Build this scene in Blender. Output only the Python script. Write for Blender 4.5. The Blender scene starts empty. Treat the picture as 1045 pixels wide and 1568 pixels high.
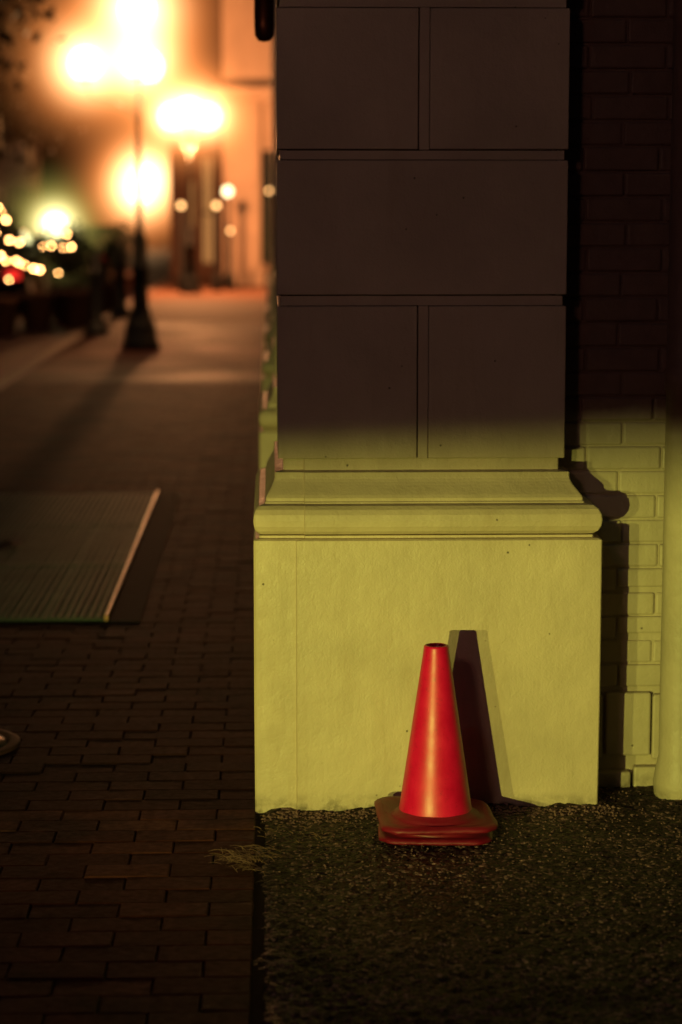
import bpy, bmesh, math, random
import numpy as np
from mathutils import Vector, Matrix
random.seed(7); rng = np.random.default_rng(7)
S = bpy.context.scene
S.view_settings.view_transform = 'Standard'
S.view_settings.look = 'None'
S.view_settings.exposure = 0

# ------------------------------------------------------------ helpers
def link(o, parent=None):
    S.collection.objects.link(o)
    if parent is not None: o.parent = parent
    return o
def empty(name, loc=(0,0,0)):
    e = bpy.data.objects.new(name, None); e.location = loc; e.empty_display_size = .1
    S.collection.objects.link(e); return e
def mesh_obj(name, verts, faces, mat, parent=None, loc=(0,0,0), smooth=False, bevel=0, bseg=2):
    me = bpy.data.meshes.new(name); me.from_pydata([tuple(v) for v in verts], [], [tuple(f) for f in faces]); me.update()
    if mat: me.materials.append(mat)
    if smooth: me.polygons.foreach_set('use_smooth', [True]*len(me.polygons))
    o = bpy.data.objects.new(name, me); o.location = loc
    link(o, parent)
    if bevel:
        m = o.modifiers.new('b','BEVEL'); m.width = bevel; m.segments = bseg; m.limit_method='ANGLE'
    return o
BF = [(0,3,2,1),(4,5,6,7),(0,1,5,4),(1,2,6,5),(2,3,7,6),(3,0,4,7)]
def box(name, x0,x1,y0,y1,z0,z1, mat, parent=None, bevel=0):
    v=[(x0,y0,z0),(x1,y0,z0),(x1,y1,z0),(x0,y1,z0),(x0,y0,z1),(x1,y0,z1),(x1,y1,z1),(x0,y1,z1)]
    return mesh_obj(name, v, BF, mat, parent, bevel=bevel)
def boxes(name, lst, mat, parent=None, bevel=0):
    V=[];F=[]
    for (x0,x1,y0,y1,z0,z1) in lst:
        b=len(V)
        V+=[(x0,y0,z0),(x1,y0,z0),(x1,y1,z0),(x0,y1,z0),(x0,y0,z1),(x1,y0,z1),(x1,y1,z1),(x0,y1,z1)]
        F+=[tuple(i+b for i in f) for f in BF]
    return mesh_obj(name,V,F,mat,parent,bevel=bevel)
def lathe(name, prof, mat, parent=None, loc=(0,0,0), seg=32, smooth=True):
    V=[];F=[];n=len(prof)
    for i in range(seg):
        a=2*math.pi*i/seg
        for r,z in prof: V.append((r*math.cos(a), r*math.sin(a), z))
    for i in range(seg):
        j=(i+1)%seg
        for k in range(n-1):
            F.append((i*n+k, j*n+k, j*n+k+1, i*n+k+1))
    return mesh_obj(name,V,F,mat,parent,loc,smooth)
def tube(name, pts, r, mat, parent=None, seg=12):
    V=[];F=[]
    pts=[Vector(p) for p in pts]
    for i,p in enumerate(pts):
        d=(pts[min(i+1,len(pts)-1)]-pts[max(i-1,0)]).normalized()
        up=Vector((0,0,1)) if abs(d.z)<.9 else Vector((0,1,0))
        a=d.cross(up).normalized(); b=d.cross(a)
        rr = r[i] if isinstance(r,(list,tuple)) else r
        for k in range(seg):
            t=2*math.pi*k/seg; V.append(p+a*math.cos(t)*rr+b*math.sin(t)*rr)
    for i in range(len(pts)-1):
        for k in range(seg):
            l=(k+1)%seg; F.append((i*seg+k,i*seg+l,(i+1)*seg+l,(i+1)*seg+k))
    F.append(tuple(range(seg))[::-1]); F.append(tuple((len(pts)-1)*seg+k for k in range(seg)))
    return mesh_obj(name,V,F,mat,parent,smooth=True)
def sphere(name, loc, r, mat, parent=None, sz=1.0, seg=24):
    prof=[(max(1e-4,r*math.sin(math.pi*k/12)), -r*sz*math.cos(math.pi*k/12)) for k in range(13)]
    return lathe(name, prof, mat, parent, loc, seg)

class NT:
    def __init__(s, name):
        s.m=bpy.data.materials.new(name); s.m.use_nodes=True; s.t=s.m.node_tree; s.t.nodes.clear()
        s.out=s.t.nodes.new('ShaderNodeOutputMaterial')
    def n(s, typ, **kw):
        nd=s.t.nodes.new('ShaderNode'+typ)
        for k,v in kw.items():
            if k.startswith('i_'): nd.inputs[k[2:].replace('_',' ')].default_value=v
            else: setattr(nd,k,v)
        return nd
    def l(s,a,b): s.t.links.new(a,b)
def ramp(N, fac, stops):
    r=N.n('ValToRGB'); e=r.color_ramp.elements
    while len(e)<len(stops): e.new(.5)
    for k,(p,c) in enumerate(stops):
        e[k].position=p; e[k].color=(c[0],c[1],c[2],1) if hasattr(c,'__len__') else (c,c,c,1)
    N.l(fac,r.inputs[0]); return r.outputs[0]
def noise(N, scale, detail=3, rough=.55, vec=None, dist=0):
    n=N.n('TexNoise'); n.inputs['Scale'].default_value=scale; n.inputs['Detail'].default_value=detail
    n.inputs['Roughness'].default_value=rough; n.inputs['Distortion'].default_value=dist
    if vec is not None: N.l(vec,n.inputs['Vector'])
    return n.outputs['Fac']
def mixc(N, fac, a, b, bt='MIX'):
    m=N.n('Mix', data_type='RGBA', blend_type=bt)
    for sock,v in ((m.inputs[0],fac),(m.inputs[6],a),(m.inputs[7],b)):
        if hasattr(v,'links') or hasattr(v,'is_linked'): N.l(v,sock)
        elif hasattr(v,'__len__'): sock.default_value=(v[0],v[1],v[2],1)
        else: sock.default_value=v
    return m.outputs[2]
def math2(N,op,a,b):
    m=N.n('Math',operation=op)
    for s_,v in ((m.inputs[0],a),(m.inputs[1],b)):
        if isinstance(v,(int,float)): s_.default_value=v
        else: N.l(v,s_)
    return m.outputs[0]
def bumpn(N,h,strength,dist,prev=None):
    b=N.n('Bump'); b.inputs['Strength'].default_value=strength; b.inputs['Distance'].default_value=dist
    N.l(h,b.inputs['Height'])
    if prev is not None: N.l(prev,b.inputs['Normal'])
    return b.outputs[0]
def bsdf(N, col, rough=.6, metal=0, spec=.5, normal=None, coat=0):
    p=N.n('BsdfPrincipled')
    if hasattr(col,'__len__'): p.inputs['Base Color'].default_value=(col[0],col[1],col[2],1)
    else: N.l(col,p.inputs['Base Color'])
    if isinstance(rough,(int,float)): p.inputs['Roughness'].default_value=rough
    else: N.l(rough,p.inputs['Roughness'])
    p.inputs['Metallic'].default_value=metal; p.inputs['Specular IOR Level'].default_value=spec
    p.inputs['Coat Weight'].default_value=coat
    if normal is not None: N.l(normal,p.inputs['Normal'])
    N.l(p.outputs[0],N.out.inputs[0]); return p
def objco(N): return N.n('TexCoord').outputs['Object']

def simple(name,col,rough=.6,metal=0,var=.25,scale=20,bs=.2,spec=.4):
    N=NT(name); v=objco(N); f=noise(N,scale,3,vec=v)
    c=mixc(N,f,[x*(1-var) for x in col],[min(1,x*(1+var)) for x in col])
    bsdf(N,c,rough,metal,spec,bumpn(N,f,bs,.004)); return N.m
def emis(name,col,st):
    N=NT(name); e=N.n('Emission'); e.inputs[0].default_value=(*col,1); e.inputs[1].default_value=st
    N.l(e.outputs[0],N.out.inputs[0]); N.m.cycles.emission_sampling='NONE'; return N.m

# painted render / stucco ; optionally a darker, redder tone above a set height
def paint_mat(name, base=(.52,.42,.33), upper_tone=None):
    N=NT(name); v=objco(N)
    mp=N.n('Mapping'); mp.inputs['Scale'].default_value=(9,9,1.2); N.l(v,mp.inputs[0])
    streak=noise(N,1.6,4,.6,mp.outputs[0],.3)
    blot=noise(N,3.2,4,.6,v)
    fine=noise(N,160,2,.6,v)
    med=noise(N,26,4,.62,v,.2)
    big=noise(N,6,2,.5,v,.3)
    c=mixc(N,ramp(N,blot,[(.35,0),(.7,1)]),[b*.84 for b in base],[b*1.06 for b in base])
    c=mixc(N,ramp(N,streak,[(.54,0),(.8,.35)]),c,[base[0]*.68,base[1]*.60,base[2]*.5])
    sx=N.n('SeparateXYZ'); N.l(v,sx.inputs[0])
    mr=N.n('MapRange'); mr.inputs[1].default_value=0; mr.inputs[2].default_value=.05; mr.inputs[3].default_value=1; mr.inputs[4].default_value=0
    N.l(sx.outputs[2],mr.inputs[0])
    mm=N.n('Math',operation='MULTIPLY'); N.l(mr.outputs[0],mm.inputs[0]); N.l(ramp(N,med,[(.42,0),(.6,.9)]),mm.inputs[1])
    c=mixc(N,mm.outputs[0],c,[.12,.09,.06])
    vo=N.n('TexVoronoi'); vo.inputs['Scale'].default_value=14; N.l(v,vo.inputs['Vector'])
    ch=ramp(N,vo.outputs['Distance'],[(.02,1),(.05,0)])
    c=mixc(N,ch,c,[.14,.11,.08])
    if upper_tone:
        ad=N.n('Math',operation='MULTIPLY_ADD'); ad.inputs[1].default_value=.10; N.l(blot,ad.inputs[0]); N.l(sx.outputs[2],ad.inputs[2])
        mr2=N.n('MapRange'); mr2.inputs[1].default_value=1.04; mr2.inputs[2].default_value=1.10; N.l(ad.outputs[0],mr2.inputs[0])
        c=mixc(N,mr2.outputs[0],c,mixc(N,med,[upper_tone[0]*.6,upper_tone[1]*.6,upper_tone[2]*.6],[b*1.3 for b in upper_tone]))
    nb=bumpn(N,big,.25,.02); nb=bumpn(N,med,.30,.010,nb); nb=bumpn(N,fine,.45,.002,nb)
    vs=N.n('Math',operation='MULTIPLY'); vs.inputs[1].default_value=-1; N.l(ch,vs.inputs[0])
    nb=bumpn(N,vs.outputs[0],.6,.004,nb); nb=bumpn(N,streak,.25,.010,nb)
    bsdf(N,c,ramp(N,med,[(.3,.42),(.7,.62)]),0,.4,nb); return N.m
PAINT=paint_mat('painted_render',(.53,.41,.31))
PAINT2=paint_mat('painted_brick',(.44,.36,.27),(.15,.08,.06))

def brickmat():
    N=NT('paving_brick'); v=objco(N)
    a=N.n('Attribute'); a.attribute_name='tone'; t=a.outputs['Fac']
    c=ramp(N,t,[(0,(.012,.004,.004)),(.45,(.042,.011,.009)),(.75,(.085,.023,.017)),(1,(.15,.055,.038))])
    n1=noise(N,45,4,.65,v); n2=noise(N,2.2,4,.6,v)
    c=mixc(N,ramp(N,n1,[(.3,0),(.75,.6)]),c,[.018,.007,.006])
    c=mixc(N,ramp(N,n2,[(.48,0),(.64,.85)]),c,[.009,.004,.004])
    nb=bumpn(N,n1,.5,.004)
    bsdf(N,c,ramp(N,n1,[(.2,.6),(.8,.85)]),0,.06,nb); return N.m
BRICK=brickmat()
def farbrick():
    N=NT('paving_brick_far'); v=objco(N)
    b=N.n('TexBrick'); b.inputs['Scale'].default_value=1; b.inputs['Brick Width'].default_value=.206; b.inputs['Row Height'].default_value=.106
    b.inputs['Mortar Size'].default_value=.006; b.inputs['Color1'].default_value=(.055,.014,.011,1); b.inputs['Color2'].default_value=(.03,.008,.007,1)
    b.inputs['Mortar'].default_value=(.02,.008,.007,1); N.l(v,b.inputs['Vector'])
    n2=noise(N,.9,4,.6,v)
    c=mixc(N,ramp(N,n2,[(.42,0),(.68,.8)]),b.outputs[0],[.012,.005,.005])
    nb=bumpn(N,noise(N,30,4,.6,v),.6,.012)
    bsdf(N,c,ramp(N,n2,[(.3,.55),(.7,.75)]),0,.10,nb); return N.m
FARBRICK=farbrick()
def asphalt(name='asphalt'):
    N=NT(name); v=objco(N)
    vo=N.n('TexVoronoi'); vo.inputs['Scale'].default_value=105; N.l(v,vo.inputs['Vector'])
    vo2=N.n('TexVoronoi'); vo2.inputs['Scale'].default_value=62; N.l(v,vo2.inputs['Vector'])
    sep=N.n('SeparateColor'); N.l(vo.outputs['Color'],sep.inputs[0])
    c=ramp(N,sep.outputs[0],[(0,(.013,.007,.009)),(.5,(.028,.014,.018)),(.78,(.068,.036,.044)),(.93,(.20,.11,.125)),(1,(.33,.195,.21))])
    n2=noise(N,2.4,4,.65,v)
    c=mixc(N,ramp(N,n2,[(.42,0),(.62,.72)]),c,[.013,.006,.008])
    nb=bumpn(N,vo2.outputs['Distance'],1,-.008); nb=bumpn(N,vo.outputs['Distance'],.9,-.006,nb)
    bsdf(N,c,.6,0,.15,nb); return N.m
ASPH=asphalt()
SAND=simple('joint_sand',(.014,.008,.007),.9,0,.4,60,spec=.05)
CONC=simple('concrete_kerb',(.14,.10,.085),.75,0,.3,14)
PLAZA=simple('plaza_concrete',(.12,.055,.035),.8,0,.6,1.6,spec=.15)
IRON=simple('cast_iron_black',(.012,.013,.014),.45,.3,.3,12)
STEEL=simple('galvanised_grating',(.10,.155,.11),.6,.2,.45,5,spec=.2)
FRAME=simple('grate_frame',(.014,.020,.018),.8,0,.3,10,spec=.1)
RUST_GLINT=simple('rusty_edge_glint',(.62,.34,.17),.4,.2,.6,7)  # rust colour brightened to paint the lit glint along the edge
DARK=simple('shade_black',(.006,.006,.006),.9)  # near-black, paints the shade inside pier joints and under the grating
GROUNDM=simple('dark_ground',(.02,.02,.02),.9)

# ------------------------------------------------------------ ground, road, kerb
box('ground',-300,300,-100,500,-.5,-.16,GROUNDM)
box('road',-12,-2.62,-40,200,-.158,-.12,ASPH)
boxes('kerb',[(-2.62,-2.46,-40+1.5*i,-40+1.5*i+1.49,-.158,.004) for i in range(160)],CONC,bevel=.015)
SIDE=empty('sidewalk')
box('bedding',-2.458,-.02,-20,21.0,-.158,-.0065,SAND,SIDE)
box('brick_field_far',-2.458,.6,21.02,33.0,-.158,-.001,FARBRICK,SIDE)
V=[];F=[];T=[]
bw,bh,g,ch=.203,.101,.0025,.003
row=0; y=1.5
while y<20.9:
    x=-.045
    first=True
    while x>-2.44:
        L = (bw/2 if (first and row%2) else bw)
        x1=x-g/2; x0=max(x-L+g/2,-2.455); y0=y+g/2; y1=y+bh-g/2
        z=rng.normal(0,.0009); tz=rng.normal(0,.0006,4)
        sk=rng.normal(0,.0010,4)
        if x1-x0>.02:
            b=len(V)
            for (cx,cy) in ((x0+sk[0],y0),(x1,y0+sk[1]),(x1+sk[2],y1),(x0,y1+sk[3])): V.append((cx,cy,-.03))
            for (cx,cy) in ((x0+sk[0],y0),(x1,y0+sk[1]),(x1+sk[2],y1),(x0,y1+sk[3])): V.append((cx,cy,z-ch))
            for q,(cx,cy) in enumerate(((x0+ch,y0+ch),(x1-ch,y0+ch),(x1-ch,y1-ch),(x0+ch,y1-ch))): V.append((cx,cy,z+tz[q]))
            F+= [(b+0,b+1,b+5,b+4),(b+1,b+2,b+6,b+5),(b+2,b+3,b+7,b+6),(b+3,b+0,b+4,b+7),
                 (b+4,b+5,b+9,b+8),(b+5,b+6,b+10,b+9),(b+6,b+7,b+11,b+10),(b+7,b+4,b+8,b+11),(b+8,b+9,b+10,b+11)]
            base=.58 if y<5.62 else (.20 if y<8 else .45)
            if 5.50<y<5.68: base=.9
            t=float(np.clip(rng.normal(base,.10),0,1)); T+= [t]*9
        x-=L; first=False
    y+=bh; row+=1
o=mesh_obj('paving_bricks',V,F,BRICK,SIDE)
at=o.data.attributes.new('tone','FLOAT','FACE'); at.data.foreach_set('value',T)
box('plaza',-2.458,3.0,33.02,60,-.158,.001,PLAZA,SIDE)

# asphalt apron with real relief
nx,ny=300,430
X0,X1,Y0,Y1=-.043,1.75,3.55,6.05
xs=np.linspace(X0,X1,nx); ys=np.linspace(Y0,Y1,ny)
def smooth_noise(cell):
    gx=int((X1-X0)/cell)+3; gy=int((Y1-Y0)/cell)+3
    G=rng.random((gy,gx)); fx=(xs-X0)/cell; fy=(ys-Y0)/cell
    ix=fx.astype(int); iy=fy.astype(int); tx=fx-ix; ty=fy-iy
    tx=tx*tx*(3-2*tx); ty=ty*ty*(3-2*ty)
    a=G[np.ix_(iy,ix)];b=G[np.ix_(iy,ix+1)];c=G[np.ix_(iy+1,ix)];d=G[np.ix_(iy+1,ix+1)]
    return (a*(1-tx)+b*tx)*(1-ty)[:,None]+(c*(1-tx)+d*tx)*ty[:,None]
H=.010*(smooth_noise(.35)-.5)+.006*(smooth_noise(.09)-.5)+.006*(smooth_noise(.022)-.5)+.005*(smooth_noise(.011)-.5)
H+= .018*np.exp(-((5.72-ys)/.05)**2)[:,None]*smooth_noise(.05)
H+= (.012*np.clip((xs-.2)/1.0,0,1))[None,:]*np.clip((ys-4.9)/.8,0,1)[:,None]
H-= .008*np.exp(-((xs-X0)/.03)**2)[None,:]
XX,YY=np.meshgrid(xs,ys)
VV=np.stack([XX,YY,H],-1).reshape(-1,3)
idx=np.arange(nx*ny).reshape(ny,nx)
FF=np.stack([idx[:-1,:-1],idx[:-1,1:],idx[1:,1:],idx[1:,:-1]],-1).reshape(-1,4)
LOT=empty('asphalt_apron')
mesh_obj('rough_surface',VV.tolist(),FF.tolist(),ASPH,LOT,smooth=True)
box('flat_surface',-.018,9,-20,3.548,-.158,-.004,ASPH,LOT)
box('flat_surface_side',1.752,9,3.55,6.4,-.158,-.002,ASPH,LOT)

# loose gravel / grit
V=[];F=[]
ico=[(0,0,1),(.9,0,.3),(.28,.85,.3),(-.72,.53,.3),(-.72,-.53,.3),(.28,-.85,.3),(0,0,-.6)]
icf=[(0,1,2),(0,2,3),(0,3,4),(0,4,5),(0,5,1),(6,2,1),(6,3,2),(6,4,3),(6,5,4),(6,1,5)]
def hgt(x,y):
    i=int(np.clip((y-Y0)/(Y1-Y0)*(ny-1),0,ny-1)); j=int(np.clip((x-X0)/(X1-X0)*(nx-1),0,nx-1)); return H[i,j]
for k in range(4600):
    if k<800: x=rng.uniform(-.03,.9); y=5.70-abs(rng.normal(0,.045))-.005
    else: x=rng.uniform(-.02,1.3); y=rng.uniform(4.0,5.9)
    if -.055<x<.862 and y>5.69: continue
    r=rng.uniform(.0015,.0045)*(1.4 if k<800 else 1)
    a=rng.uniform(0,6.28); s=rng.uniform(.6,1.3,3); b=len(V); z=hgt(x,y)
    for p in ico:
        px,py,pz=p[0]*s[0]*r,p[1]*s[1]*r,p[2]*s[2]*r*.8
        V.append((x+px*math.cos(a)-py*math.sin(a),y+px*math.sin(a)+py*math.cos(a),z+pz+r*.2))
    F+=[tuple(i+b for i in f) for f in icf]
mesh_obj('gravel',V,F,simple('grit_stone',(.19,.105,.11),.7,0,.6,120,spec=.2))

# dry grass tuft
V=[];F=[]
def blade(x,y,z,ang,ln,w,lift):
    b=len(V); n=5
    for i in range(n+1):
        t=i/n; a=ang+.5*t*math.sin(ang*7)
        px=x+math.cos(a)*ln*t; py=y+math.sin(a)*ln*t; pz=z+.003+lift*math.sin(t*2.4)
        ww=w*(1-t*.85); V.append((px-math.sin(a)*ww,py+math.cos(a)*ww,pz)); V.append((px+math.sin(a)*ww,py-math.cos(a)*ww,pz+.0006))
    for i in range(n): F.append((b+2*i,b+2*i+1,b+2*i+3,b+2*i+2))
for k in range(120):
    blade(-.05+rng.normal(0,.035),5.26+rng.normal(0,.05),0,rng.uniform(1.6,5.2),rng.uniform(.02,.07),.0008,rng.uniform(.003,.014))
for k in range(60):
    blade(rng.uniform(-.04,.2),rng.uniform(5.3,5.66),.004,rng.uniform(0,6.28),rng.uniform(.01,.03),.0009,.004)
mesh_obj('dry_grass_tuft',V,F,simple('straw',(.22,.12,.08),.8,0,.5,50))

# ------------------------------------------------------------ corner building
BLD=empty('masonry_building')
SX0,SX1,SY=.017,.772,5.80
def prof():
    P=[(.088,-.05),(.089,.10),(.090,.30),(.0895,.722),(.083,.7255),(.069,.727),(.069,.733)]
    for k in range(9):
        a=-math.pi/2+math.pi*k/8
        P.append((.053+.037*math.cos(a)**.8 if abs(math.cos(a))>1e-6 else .053,.774+.040*math.sin(a)))
    P+=[(.048,.8145),(.048,.817),(.044,.8205),(.044,.828)]
    for k in range(1,7):
        t=k/7; P.append((.044-.032*math.sin(t*math.pi/2)**1.3,.828+.055*t))
    P+=[(.012,.883),(.012,.892),(.0,.8935),(-.014,.896),(-.014,.93)]
    return P
def pier(x0,x1,yf,yb,parent,name,lscale=.72,seam=True):
    V=[];F=[];P=prof()
    for o,z in P:
        ol=o*lscale if o>0 else o
        fz=yf-o*1.05 if o>0 else yf-o
        xl=x0-ol; xr=x1+o
        s=.062+(.022 if z>.725 else 0)
        V+=[(xl,yb,z),(xl,fz+.012,z),(xl+.006,fz+.0075,z),(x0-.017+s,fz+.0065,z),(x0-.017+s+.003,fz,z),(xr-.003,fz,z),(xr,fz+.003,z),(xr,yb,z)]
    m=8
    for i in range(len(P)-1):
        for k in range(m-1):
            F.append((i*m+k,i*m+k+1,(i+1)*m+k+1,(i+1)*m+k))
    return mesh_obj(name,V,F,PAINT,parent)
pier(SX0,SX1,SY,6.6,BLD,'pier_plinth')
zl=[(.927,1.326),(1.356,1.702),(1.730,2.088),(2.118,2.476),(2.506,2.864),(2.894,3.25),(3.28,3.64)]
box('pier_core',SX0+.026,SX1-.026,SY+.026,6.6,.90,7,DARK,BLD)
bl=[];st=[]
gp=.0028
for i,(a,b) in enumerate(zl):
    if i%2==0:
        bl+=[(SX0,.382,SY,6.59,a,b),(.412,SX1,SY,6.59,a,b)]
        st.append((.382+gp,.412-gp*.4,SY+.003,6.58,a-.001,b+.001))
    else: bl.append((SX0,SX1,SY-.001,6.59,a,b))
    if i+1<len(zl): st.append((SX0+.008,SX1-.010,SY+.004,6.585,b+gp*.6,zl[i+1][0]-gp))
boxes('pier_blocks',bl,PAINT,BLD,bevel=.003)
boxes('pier_channel_strips',st,PAINT,BLD,bevel=.0015)
box('side_wall',.06,3.2,6.62,32.5,-.05,7,PAINT2,BLD)
for k,yy in enumerate((8.7,11.6,14.6,17.8,21.5,26)):
    pier(SX0,.10,yy,yy+.8,BLD,'side_pilaster_plinth')
    box('side_pilaster_core',SX0+.010,.2,yy+.01,yy+.8,.90,7,PAINT,BLD)
    boxes('side_pilaster_blocks',[(SX0,.2,yy,yy+.79,a,b) for a,b in zl],PAINT,BLD,bevel=.004)
WY=5.935
box('recess_mortar',.70,4,WY+.007,6.3,-.05,7,PAINT2,BLD)
z=.282; row=0
lst=[]
while z<4.2:
    hh=.0620
    gapn=.0045
    extra = .014 if (abs(z-.40)<.035 or abs(z-.575)<.035) else 0
    x=.742-(row%2)*.1+rng.normal(0,.004)
    while x<1.9:
        L=.197+rng.normal(0,.003)
        jy=rng.normal(0,.0016)
        e=extra*rng.uniform(.3,1.3) if x>.85 else 0
        lst.append((x,x+L,WY+jy,WY+.03,z+e,z+hh-rng.uniform(0,.0015)))
        x+=L+.004
    z+=hh+gapn; row+=1
lst+=[(.74,.905,WY-.01,WY+.03,.085,.262),(.912,1.035,WY-.016,WY+.03,.092,.268),(1.04,1.30,WY-.012,WY+.03,.08,.262),(1.31,1.8,WY-.01,WY+.03,.085,.27),
      (.74,.98,WY-.03,WY+.03,-.03,.05),(.99,1.4,WY-.022,WY+.03,-.03,.062),(1.41,1.9,WY-.02,WY+.03,-.03,.055)]
boxes('recess_bricks',lst,PAINT2,BLD,bevel=.006)
PIPE=empty('drain_pipe')
pp=[(.060,0.0),(.068,.02),(.070,.05),(.064,.09),(.057,.12),(.055,1.1),(.060,1.105),(.060,1.16),(.055,1.165),(.055,4)]
lathe('pipe_body',pp,PAINT2,PIPE,(1.094,5.80,0.0),32)
boxes('pipe_brackets',[(1.07,1.13,5.85,5.94,.62,.645),(1.07,1.13,5.85,5.94,1.9,1.925)],PAINT2,PIPE,bevel=.003)
WL=empty('wall_lantern')
lathe('lantern_body',[(.001,0),(.018,.003),(.030,.02),(.032,.05),(.032,.2),(.045,.21),(.02,.26),(.001,.27)],simple('bronze',(.20,.07,.035),.35,.8),WL,(-.018,7.3,2.115),24)
tube('lantern_bracket',[(.03,7.3,2.35),(-.0,7.3,2.37),(-.018,7.3,2.38)],.007,IRON,WL)

# ------------------------------------------------------------ floor grate, meter cover
GR=empty('sidewalk_grate')
gx0,gx1,gy0,gy1=-2.30,-.645,8.50,12.42
boxes('frame',[(gx1+.012,-.512,gy0-.03,gy1+.03,.003,.006),(gx0-.1,gx1+.010,gy0-.03,gy0-.012,.003,.006),(gx0-.1,gx1+.010,gy1+.012,gy1+.03,.003,.006)],FRAME,GR)
boxes('edge_angle',[(gx1-.004,gx1+.010,gy0-.01,gy1+.01,.004,.028)],RUST_GLINT,GR,bevel=.003)
box('pit_shade_plate',gx0-.1,gx1-.006,gy0-.01,gy1+.01,.003,.0042,DARK,GR)  # flat black plate painting the shade below the bars
bars=[]
x=gx0
while x<gx1-.012:
    zz=.0170+rng.normal(0,.0018); bars.append((x,x+.009,gy0,gy1,.005,zz)); x+=.030
y=gy0
while y<gy1: bars.append((gx0,gx1-.008,y,y+.012,.0052,.0110)); y+=.045
for yy in (9.8,11.1): bars.append((gx0,gx1-.008,yy,yy+.03,.0053,.0195))
boxes('bars',bars,STEEL,GR)
mesh_obj('fallen_leaf',[(-1.32,10.3,.02),(-1.25,10.42,.045),(-1.15,10.45,.025),(-1.2,10.3,.035),(-1.27,10.22,.02)],[(0,1,3),(1,2,3),(0,3,4)],simple('leaf_brown',(.03,.02,.012),.8))
MC=empty('meter_cover')
lathe('ring',[(.235,.002),(.235,.008),(.228,.011),(.205,.011),(.198,.008),(.198,.002)],simple('worn_iron_rim',(.06,.022,.018),.7,.2),MC,(-.985,6.48,0),48)
lathe('lid',[(.196,.004),(.196,.007),(.12,.008),(.118,.010),(.10,.010),(.098,.008),(.001,.008)],IRON,MC,(-.985,6.48,0),48)

# ------------------------------------------------------------ traffic cone (two stacked)
def cone_mat(name,dark=1.0,rg=(.3,.42)):
    N=NT(name); v=objco(N)
    n1=noise(N,14,4,.6,v); n2=noise(N,90,3,.6,v)
    c=mixc(N,ramp(N,n1,[(.35,0),(.7,1)]),[.54*dark,.003*dark,.05*dark],[.66*dark,.006*dark,.07*dark])
    c=mixc(N,ramp(N,n2,[(.58,0),(.8,.45)]),c,[.18*dark,.006,.01])
    nb=bumpn(N,n1,.2,.006); nb=bumpn(N,n2,.15,.001,nb)
    bsdf(N,c,ramp(N,n1,[(.3,rg[0]),(.7,rg[1])]),0,.5,nb); return N.m
CM=cone_mat('red_vinyl',1,(.35,.47)); CMB=cone_mat('dark_red_vinyl',.28,(.45,.65))  # base uses a darkened version of the body red
CONE=empty('traffic_cone',(.413,5.488,.008))
def cone_base(name,z0,th,half,rot,mat,seed):
    r=random.Random(seed); V=[];F=[]
    rings=[(half-.008,z0),(half,z0+.004),(half,z0+th-.006),(half-.006,z0+th),(half-.018,z0+th+.001),(half-.035,z0+th-.003),(.112,z0+th+.001),(.102,z0+th+.006),(.092,z0+th+.016)]
    seg=96
    for h,z in rings:
        for i in range(seg):
            a=2*math.pi*i/seg
            p=7 if h>.115 else 2
            c,s=math.cos(a),math.sin(a)
            rr=h/((abs(c)**p+abs(s)**p)**(1/p))
            if h>.115: rr=min(rr,h*1.24)
            w=1+.004*math.sin(a*9+seed)+r.uniform(-.004,.004)*(h>.115)
            lift=.012*max(0,(math.cos(a-2.5)))**3*(h/half)**2 if h>.115 else 0
            if h>half-.001 : lift+=r.uniform(-.0015,.0015)
            V.append((rr*w*c,rr*w*s,z+lift))
    for k in range(len(rings)-1):
        for i in range(seg):
            j=(i+1)%seg; F.append((k*seg+i,k*seg+j,(k+1)*seg+j,(k+1)*seg+i))
    F.append(tuple(range(seg))[::-1])
    o=mesh_obj(name,V,F,mat,CONE,smooth=True); o.rotation_euler=(0,0,rot); return o
cone_base('lower_base',0,.014,.144,math.radians(-4),CMB,3)
cone_base('upper_base',.029,.016,.148,math.radians(2.5),CMB,5)
cp=[(.098,.046),(.0935,.058),(.0905,.074)]
for k in range(1,13):
    t=k/12; cp.append((.0905+(.0325-.0905)*t,.074+(.466-.074)*t))
cp+=[(.0318,.472),(.0318,.476),(.0295,.480),(.0262,.481),(.0235,.478),(.0232,.46),(.026,.42)]
lathe('cone_body',cp,CM,CONE,seg=64)

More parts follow.
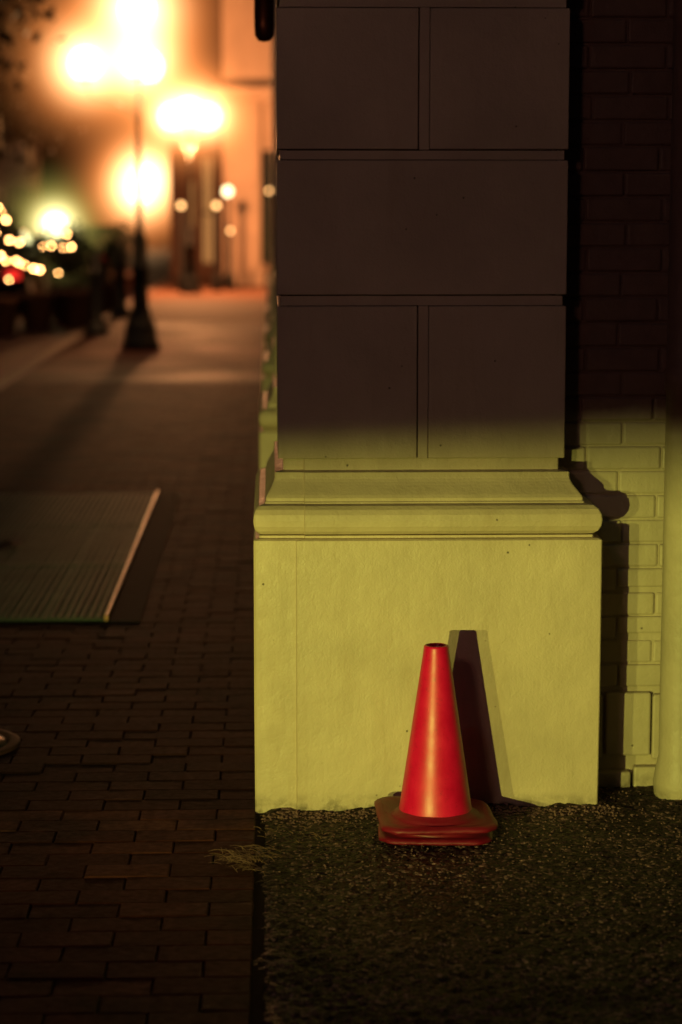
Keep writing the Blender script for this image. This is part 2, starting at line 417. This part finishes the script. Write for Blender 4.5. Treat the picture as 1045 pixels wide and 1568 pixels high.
# ------------------------------------------------------------ lights near
def spot(name,loc,target,power,col,angle,blend,rad,parent=None):
    L=bpy.data.lights.new(name,'SPOT'); L.energy=power; L.color=col; L.spot_size=math.radians(angle); L.spot_blend=blend; L.shadow_soft_size=rad
    o=bpy.data.objects.new(name,L); o.location=loc
    o.rotation_euler=(Vector(target)-Vector(loc)).to_track_quat('-Z','Y').to_euler(); link(o,parent); return o
def point(name,loc,power,col,rad,parent=None):
    L=bpy.data.lights.new(name,'POINT'); L.energy=power; L.color=col; L.shadow_soft_size=rad
    o=bpy.data.objects.new(name,L); o.location=loc; link(o,parent); return o
HOUS=simple('headlight_standin_housing',(.02,.02,.02),.5,.2)
def headlight_rig(x,y,z,tgt,power,col):  # stand-in for unseen car headlights; fixture and stand are added
    e=empty('headlight_standin')
    d=Vector((tgt[0]-x,tgt[1]-y,0)).normalized(); ang=math.atan2(d.y,d.x)
    spot('bulb',(x,y,z),(tgt[0],tgt[1],z+.02),power,col,50,1.0,.014,e)  # spot standing in for an unseen car headlight
    o=boxes('added_housing_and_cutoff_visor',[(-.06,-.03,-.09,.09,-.088,.0275),(-.06,.45,-.26,.26,.0285,.038),(-.06,.45,-.26,.26,-.098,-.0885)],HOUS,e)  # visor added to cut the beam off at the top
    o.location=(x,y,z); o.rotation_euler=(0,0,ang)
    q=boxes('added_beam_cutoff_lip',[(.44,.46,-.26,.26,-.0878,-.061)],HOUS,e); q.location=(x,y,z); q.rotation_euler=(0,0,ang)  # lip added to keep the beam off the near ground
    tube('added_stand',[(x-d.x*.045,y-d.y*.045,-.0),(x-d.x*.045,y-d.y*.045,z-.099)],.015,HOUS,e)
    lathe('added_stand_foot',[(.001,.02),(.12,.016),(.13,0)],HOUS,e,(x-d.x*.045,y-d.y*.045,0))
HC=(.93,.94,.17)
headlight_rig(-1.30,1.15,.57,(.42,5.7),555,HC)
headlight_rig(-1.84,1.15,.57,(.42,5.7),285,HC)

# ------------------------------------------------------------ street lamps
def halo_mat(name,k,R,c0,c1):  # self-glowing volume, paints lens bloom around a lamp
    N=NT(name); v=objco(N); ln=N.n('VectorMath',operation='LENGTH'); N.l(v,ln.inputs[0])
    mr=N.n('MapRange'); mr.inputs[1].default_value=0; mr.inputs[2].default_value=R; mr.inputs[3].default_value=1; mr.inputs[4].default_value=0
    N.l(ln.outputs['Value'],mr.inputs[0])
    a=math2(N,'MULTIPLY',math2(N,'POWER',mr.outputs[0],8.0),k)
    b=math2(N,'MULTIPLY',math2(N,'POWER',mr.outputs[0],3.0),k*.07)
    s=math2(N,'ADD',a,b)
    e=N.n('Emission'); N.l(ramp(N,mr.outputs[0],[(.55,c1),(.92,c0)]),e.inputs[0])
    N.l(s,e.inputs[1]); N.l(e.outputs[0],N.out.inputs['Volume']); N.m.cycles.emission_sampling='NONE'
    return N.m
GLOBE=emis('lit_frosted_globe',(1,.80,.42),5)
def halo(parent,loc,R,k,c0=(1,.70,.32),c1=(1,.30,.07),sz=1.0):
    o=sphere('bloom_glow',loc,R,halo_mat('bloom_glow',k/R,R,c0,c1),parent,seg=20); o.scale=(1,1,sz)  # glow ball standing in for bloom, scatters no light
def street_lamp(x,y,z0,globes,top,gr=.2,power=0,col=(1,.5,.2),R=.75,k=3):
    e=empty('street_lamp')
    lathe('post',[(.001,0),(.23,0),(.23,.08),(.20,.12),(.19,.26),(.16,.34),(.13,.38),(.13,.44),(.10,.5),(.095,.9),(.115,.93),(.115,.97),(.09,1.0),(.085,1.3),(.05,1.36),(.035,1.5),(.028,2.6),(.04,2.64),(.04,2.7),(.028,2.75),(.025,top-gr)],IRON,e,(x,y,z0),16)
    sphere('globe_top',(x,y,z0+top),gr,GLOBE,e)
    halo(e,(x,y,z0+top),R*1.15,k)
    for dx,dy,dz in globes:
        tube('arm',[(x,y,z0+2.72),(x+dx*.5,y+dy*.5,z0+dz-.42),(x+dx*.9,y+dy*.9,z0+dz-.38),(x+dx,y+dy,z0+dz-.2)],.013,IRON,e,8)
        lathe('globe_cup',[(.001,-.02),(.05,-.01),(.08,.03)],IRON,e,(x+dx,y+dy,z0+dz-.2-.0),16)
        sphere('globe',(x+dx,y+dy,z0+dz),gr*.95,GLOBE,e)
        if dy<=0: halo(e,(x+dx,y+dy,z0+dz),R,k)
    if power: point('light',(x,y,z0+top-.75),power,col,.15,e)
    return e
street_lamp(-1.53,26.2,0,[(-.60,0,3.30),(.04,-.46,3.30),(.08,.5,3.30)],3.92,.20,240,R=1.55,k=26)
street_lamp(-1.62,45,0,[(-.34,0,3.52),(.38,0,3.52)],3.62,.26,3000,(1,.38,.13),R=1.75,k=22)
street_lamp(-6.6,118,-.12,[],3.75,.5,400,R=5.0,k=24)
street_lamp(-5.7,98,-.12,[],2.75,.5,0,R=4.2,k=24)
def plain_lamp(x,y,power,col):
    e=empty('street_lamp')
    lathe('post',[(.001,0),(.21,0),(.21,.06),(.18,.22),(.12,.34),(.09,.5),(.078,.9),(.055,2.6),(.045,3.2)],IRON,e,(x,y,0),16)
    sphere('globe_top',(x,y,3.45),.2,GLOBE,e); point('light',(x,y,3.45),power,col,.24,e)
plain_lamp(-2.2,-1.5,340,(1,.49,.36))

# ------------------------------------------------------------ far bits
FAC=simple('far_stone',(.42,.31,.24),.7,0,.25,2)
FACD=simple('far_brick',(.16,.08,.055),.8,0,.3,3)
GLS=simple('dark_window',(.01,.01,.012),.15)
WIN=emis('lit_window',(1,.42,.12),.5)
FB=empty('corner_shop_building')
box('front_wall',-1.05,3,50,54,0,9,FAC,FB)
boxes('pilasters',[(-.88,-.22,49.80,49.998,.35,4.02),(.2,.8,49.80,49.998,.35,4.02)],FAC,FB,bevel=.02)
boxes('pilaster_bases',[(-.95,-.15,49.72,49.998,0,.348),(.15,.85,49.72,49.998,0,.348)],FAC,FB,bevel=.02)
boxes('cornice',[(-1.2,3,49.6,49.998,4.10,4.20),(-1.25,3,49.4,49.998,4.203,4.36),(-1.1,3,49.75,49.998,4.02,4.098)],FAC,FB,bevel=.02)
boxes('shop_window',[(-.20,.18,49.95,49.997,.5,3.0)],GLS,FB)
FB2=empty('brick_shop_building')
box('front_wall',-2.5,-1.2,56,75,0,9,FACD,FB2)
boxes('lit_windows',[(-2.05,-1.92,55.97,55.997,.7,2.4),(-1.68,-1.45,55.97,55.997,.4,3.0)],WIN,FB2)
boxes('window_mullions',[(-1.58,-1.55,55.94,55.968,.4,3.0),(-1.68,-1.45,55.94,55.968,1.6,1.66)],IRON,FB2)
boxes('cornice',[(-2.6,-1.2,55.6,55.997,4.0,4.3)],FACD,FB2)
WARM=emis('warm_bulb',(1,.5,.17),6); SM=emis('small_bulb',(1,.46,.14),60)
def bollard(x,y,z,r,mat):
    e=empty('globe_lantern_post')
    lathe('post',[(.001,0),(.12,0),(.1,.2),(.05,.4),(.04,z-r)],IRON,e,(x,y,0),12); sphere('globe',(x,y,z),r,mat,e,seg=12)
bollard(-1.85,46.5,1.77,.055,WARM); bollard(-1.12,46.5,1.77,.055,WARM); bollard(-.92,48.4,2.08,.10,GLOBE); bollard(-.86,48.0,1.24,.04,WARM)
bollard(-.03,49.0,2.1,.04,WARM)
for (x,y) in ((-2.32,34.5),(-2.30,29.5)):
    e=empty('cast_iron_bollard')
    lathe('shaft',[(.001,0),(.17,0),(.17,.07),(.13,.10),(.10,.2),(.085,.75),(.11,.80),(.11,.85),(.07,.9),(.09,.98),(.05,1.06),(.001,1.08)],IRON,e,(x,y,0),16)
def leafcloud(name,blobs,n,size,mat,parent):
    V=[];F=[]
    for k in range(n):
        cx,cy,cz,r=blobs[rng.integers(len(blobs))]
        d=rng.normal(0,1,3); d/=np.linalg.norm(d); rr=r*rng.random()**.4*(1+.25*math.sin(d[0]*5+d[2]*7))
        c=np.array([cx,cy,cz])+d*rr; u=rng.normal(0,1,3); u/=np.linalg.norm(u); w=np.cross(u,rng.normal(0,1,3)); w/=np.linalg.norm(w)
        s=size*rng.uniform(.6,1.3); b=len(V)
        V+= [tuple(c-u*s),tuple(c+w*s*.5),tuple(c+u*s),tuple(c-w*s*.5)]; F.append((b,b+1,b+2,b+3))
    return mesh_obj(name,V,F,mat,parent)
LEAF=simple('leaf',(.035,.04,.02),.6,0,.5,5)
POT=simple('planter_clay',(.07,.03,.022),.8)
WOOD=simple('bark',(.04,.028,.02),.9,0,.4,10)
for (x,y,h) in ((-2.95,34,.75),(-3.45,33,.8),(-3.8,31.4,1.1),(-2.75,38,.6),(-3.3,36,.9),(-3.0,44,.8),(-3.3,48,.9)):
    e=empty('planter_shrub')
    lathe('pot',[(.001,0),(.2,0),(.27,.5),(.3,.5),(.3,.56),(.24,.56),(.22,.5)],POT,e,(x,y,-.12),20)
    leafcloud('foliage',[(x,y,.45+h*.5,.32),(x+.1,y,.4+h*.9,.24),(x-.15,y,.35+h*.7,.22)],700,.05,LEAF,e)
FL=empty('string_lights')
pts=[(-3.81,1.68),(-3.88,1.33),(-3.75,1.60),(-3.52,1.19),(-3.62,.93),(-3.55,.90),(-3.33,.82),(-3.0,.76),(-3.71,.66),(-3.95,1.1),(-3.9,.8),(-4.0,1.55),(-3.72,.93),(-3.28,.80),(-2.82,1.12),(-2.86,1.3)]
pts+=[(-3.2,1.13),(-3.08,1.14),(-2.94,1.11),(-3.86,1.74),(-3.70,1.50),(-3.45,.87),(-3.8,1.0),(-3.66,1.22)]
pts=[(x*30.3/31.6,1.56+(z-1.56)*30.3/31.6) for x,z in pts]
for (x,z) in pts: sphere('bulb',(x,30.3+rng.uniform(-.25,.25),z),rng.uniform(.009,.020),SM,FL,seg=8)
wp=sorted(pts); tube('cable',[(x,30.3,z) for x,z in wp],.004,IRON,FL,5)
CARP=simple('dark_car_paint',(.02,.008,.01),.25,.3,.1,3); TYRE=simple('tyre_rubber',(.01,.01,.01),.8); CGL=simple('car_glass',(.01,.012,.014),.08)
TAIL=emis('tail_light',(1,.03,.02),1.2)
def parked_car(x,y):
    e=empty('parked_car',(x,y,-.12))
    pr=[(0,.32),(0,.62),(.06,.86),(.5,.95),(1.0,1.38),(1.3,1.45),(2.4,1.44),(3.1,1.0),(4.1,.86),(4.35,.62),(4.38,.32)]
    V=[];F=[];n=len(pr)
    for xx in (-.86,-.90,.90,.86):
        for (py,pz) in pr:
            inset=(.20*max(0,pz-.95)/.5)
            V.append(((abs(xx)-inset)*(1 if xx>0 else -1),py,pz))
    for s in range(3):
        for i in range(n):
            j=(i+1)%n; F.append((s*n+i,s*n+j,(s+1)*n+j,(s+1)*n+i))
    F.append(tuple(range(n))); F.append(tuple(3*n+i for i in range(n))[::-1])
    mesh_obj('body',V,F,CARP,e)
    boxes('rear_window',[(-.6,.6,.60,.66,1.0,1.05)],CGL,e)
    for sx in (-1,1):
        mesh_obj('side_window',[(sx*.895,.85,1.0),(sx*.895,2.75,1.0),(sx*.745,2.3,1.38),(sx*.745,1.15,1.38)],[(0,1,2,3)],CGL,e)
        for wy in (.8,3.5):
            w=lathe('wheel',[(.001,-.1),(.2,-.1),(.33,-.09),(.34,-.05),(.34,.05),(.33,.09),(.2,.1),(.001,.1)],TYRE,e,(sx*.80,wy,.34),24); w.rotation_euler=(0,math.pi/2,0)
        boxes('tail_lamp',[(sx*.7-.12,sx*.7+.12,-.02,.03,.66,.80)],TAIL if sx>0 else TYRE,e)
parked_car(-4.9,36.5); parked_car(-4.5,52)
e=empty('traffic_signal'); lathe('post',[(.05,0),(.04,2.2)],IRON,e,(-8.0,80,-.12),10)
box('signal_head',-8.2,-7.8,80.05,80.3,.6,2.0,IRON,e)
sphere('green_lens',(-8.0,80.0,.78),.12,emis('green_signal',(.1,1,.3),3),e,seg=12)
sphere('red_lens',(-6.45,80.0,.72),.09,emis('red_signal',(1,.04,.03),3),e,seg=12)
e=empty('distant_globe_light'); lathe('post',[(.1,0),(.05,.3),(.045,1.2)],IRON,e,(-3.85,40,-.12),12)  # distant bright light, built as a glowing globe on an added post
sphere('globe',(-3.83,40,1.40),.20,emis('greenish_light',(.95,.92,.42),5),e); halo(e,(-3.83,40,1.40),1.5,22,(.95,.85,.42),(.65,.55,.12))
for (x,y,h) in ((-4.6,36,5.5),(-6.5,50,7),(-4.2,24,6.5)):
    e=empty('street_tree')
    tube('trunk',[(x,y,-.15),(x+.05,y,1),(x-.05,y,2.2),(x+.1,y,h*.7)],[.16,.12,.1,.05],WOOD,e,10)
    for a in range(5):
        an=a*1.3; tube('limb',[(x,y,2.2+a*.2),(x+math.cos(an)*.8,y+math.sin(an)*.8,3.2+a*.25),(x+math.cos(an)*1.4,y+math.sin(an)*1.4,4.1+a*.3)],[.06,.04,.015],WOOD,e,6)
    bl=[(x+rng.uniform(-1.5,1.5),y+rng.uniform(-1.5,1.5),h*.75+rng.uniform(-1.1,1.6),rng.uniform(.5,.95)) for _ in range(14)]
    leafcloud('crown',bl,5000,.07,LEAF,e)
for (x0,x1,y0,y1,h) in ((-22,-12.5,20,60,11),(-22,-12.2,61,120,13)):
    e=empty('brick_townhouse'); box('walls',x0,x1,y0,y1,-.16,h,FACD,e)
    wn=[];lt=[]
    y=y0+1
    while y<y1-2:
        for z in (1,4.2,7.4):
            (lt if rng.random()<.12 else wn).append((x1+.003,x1+.03,y,y+1.1,z,z+1.9))
        y+=2.6
    boxes('windows',wn,GLS,e)
    if lt: boxes('lit_windows',lt,emis('dim_window',(1,.4,.12),.25),e)
    boxes('cornice',[(x1+.002,x1+.4,y0,y1,h-.5,h)],FACD,e)

# ------------------------------------------------------------ sky
w=bpy.data.worlds.new('World'); S.world=w; w.use_nodes=True; nt=w.node_tree; nt.nodes.clear()
sk=nt.nodes.new('ShaderNodeTexSky'); sk.sky_type='NISHITA'; sk.sun_disc=False; sk.sun_elevation=math.radians(-4); sk.sun_rotation=math.radians(200)
bg=nt.nodes.new('ShaderNodeBackground'); bg.inputs[1].default_value=.12; ou=nt.nodes.new('ShaderNodeOutputWorld')
nt.links.new(sk.outputs[0],bg.inputs[0]); nt.links.new(bg.outputs[0],ou.inputs[0])
L=bpy.data.lights.new('moonlight','SUN'); L.energy=.02; L.angle=math.radians(.5); L.color=(.25,.75,1)
o=bpy.data.objects.new('moonlight',L); o.rotation_euler=(math.radians(40),0,math.radians(-30)); link(o)

# ------------------------------------------------------------ camera
c=bpy.data.cameras.new('camera'); cam=bpy.data.objects.new('camera',c); link(cam); S.camera=cam
cam.location=(0,0,1.56); cam.rotation_euler=(math.radians(90-7.6),0,math.radians(-1.803))
c.sensor_fit='VERTICAL'; c.sensor_height=36; c.sensor_width=24; c.lens=78.06
c.clip_start=.05; c.clip_end=1000
c.dof.use_dof=True; c.dof.focus_distance=5.62; c.dof.aperture_fstop=2.2
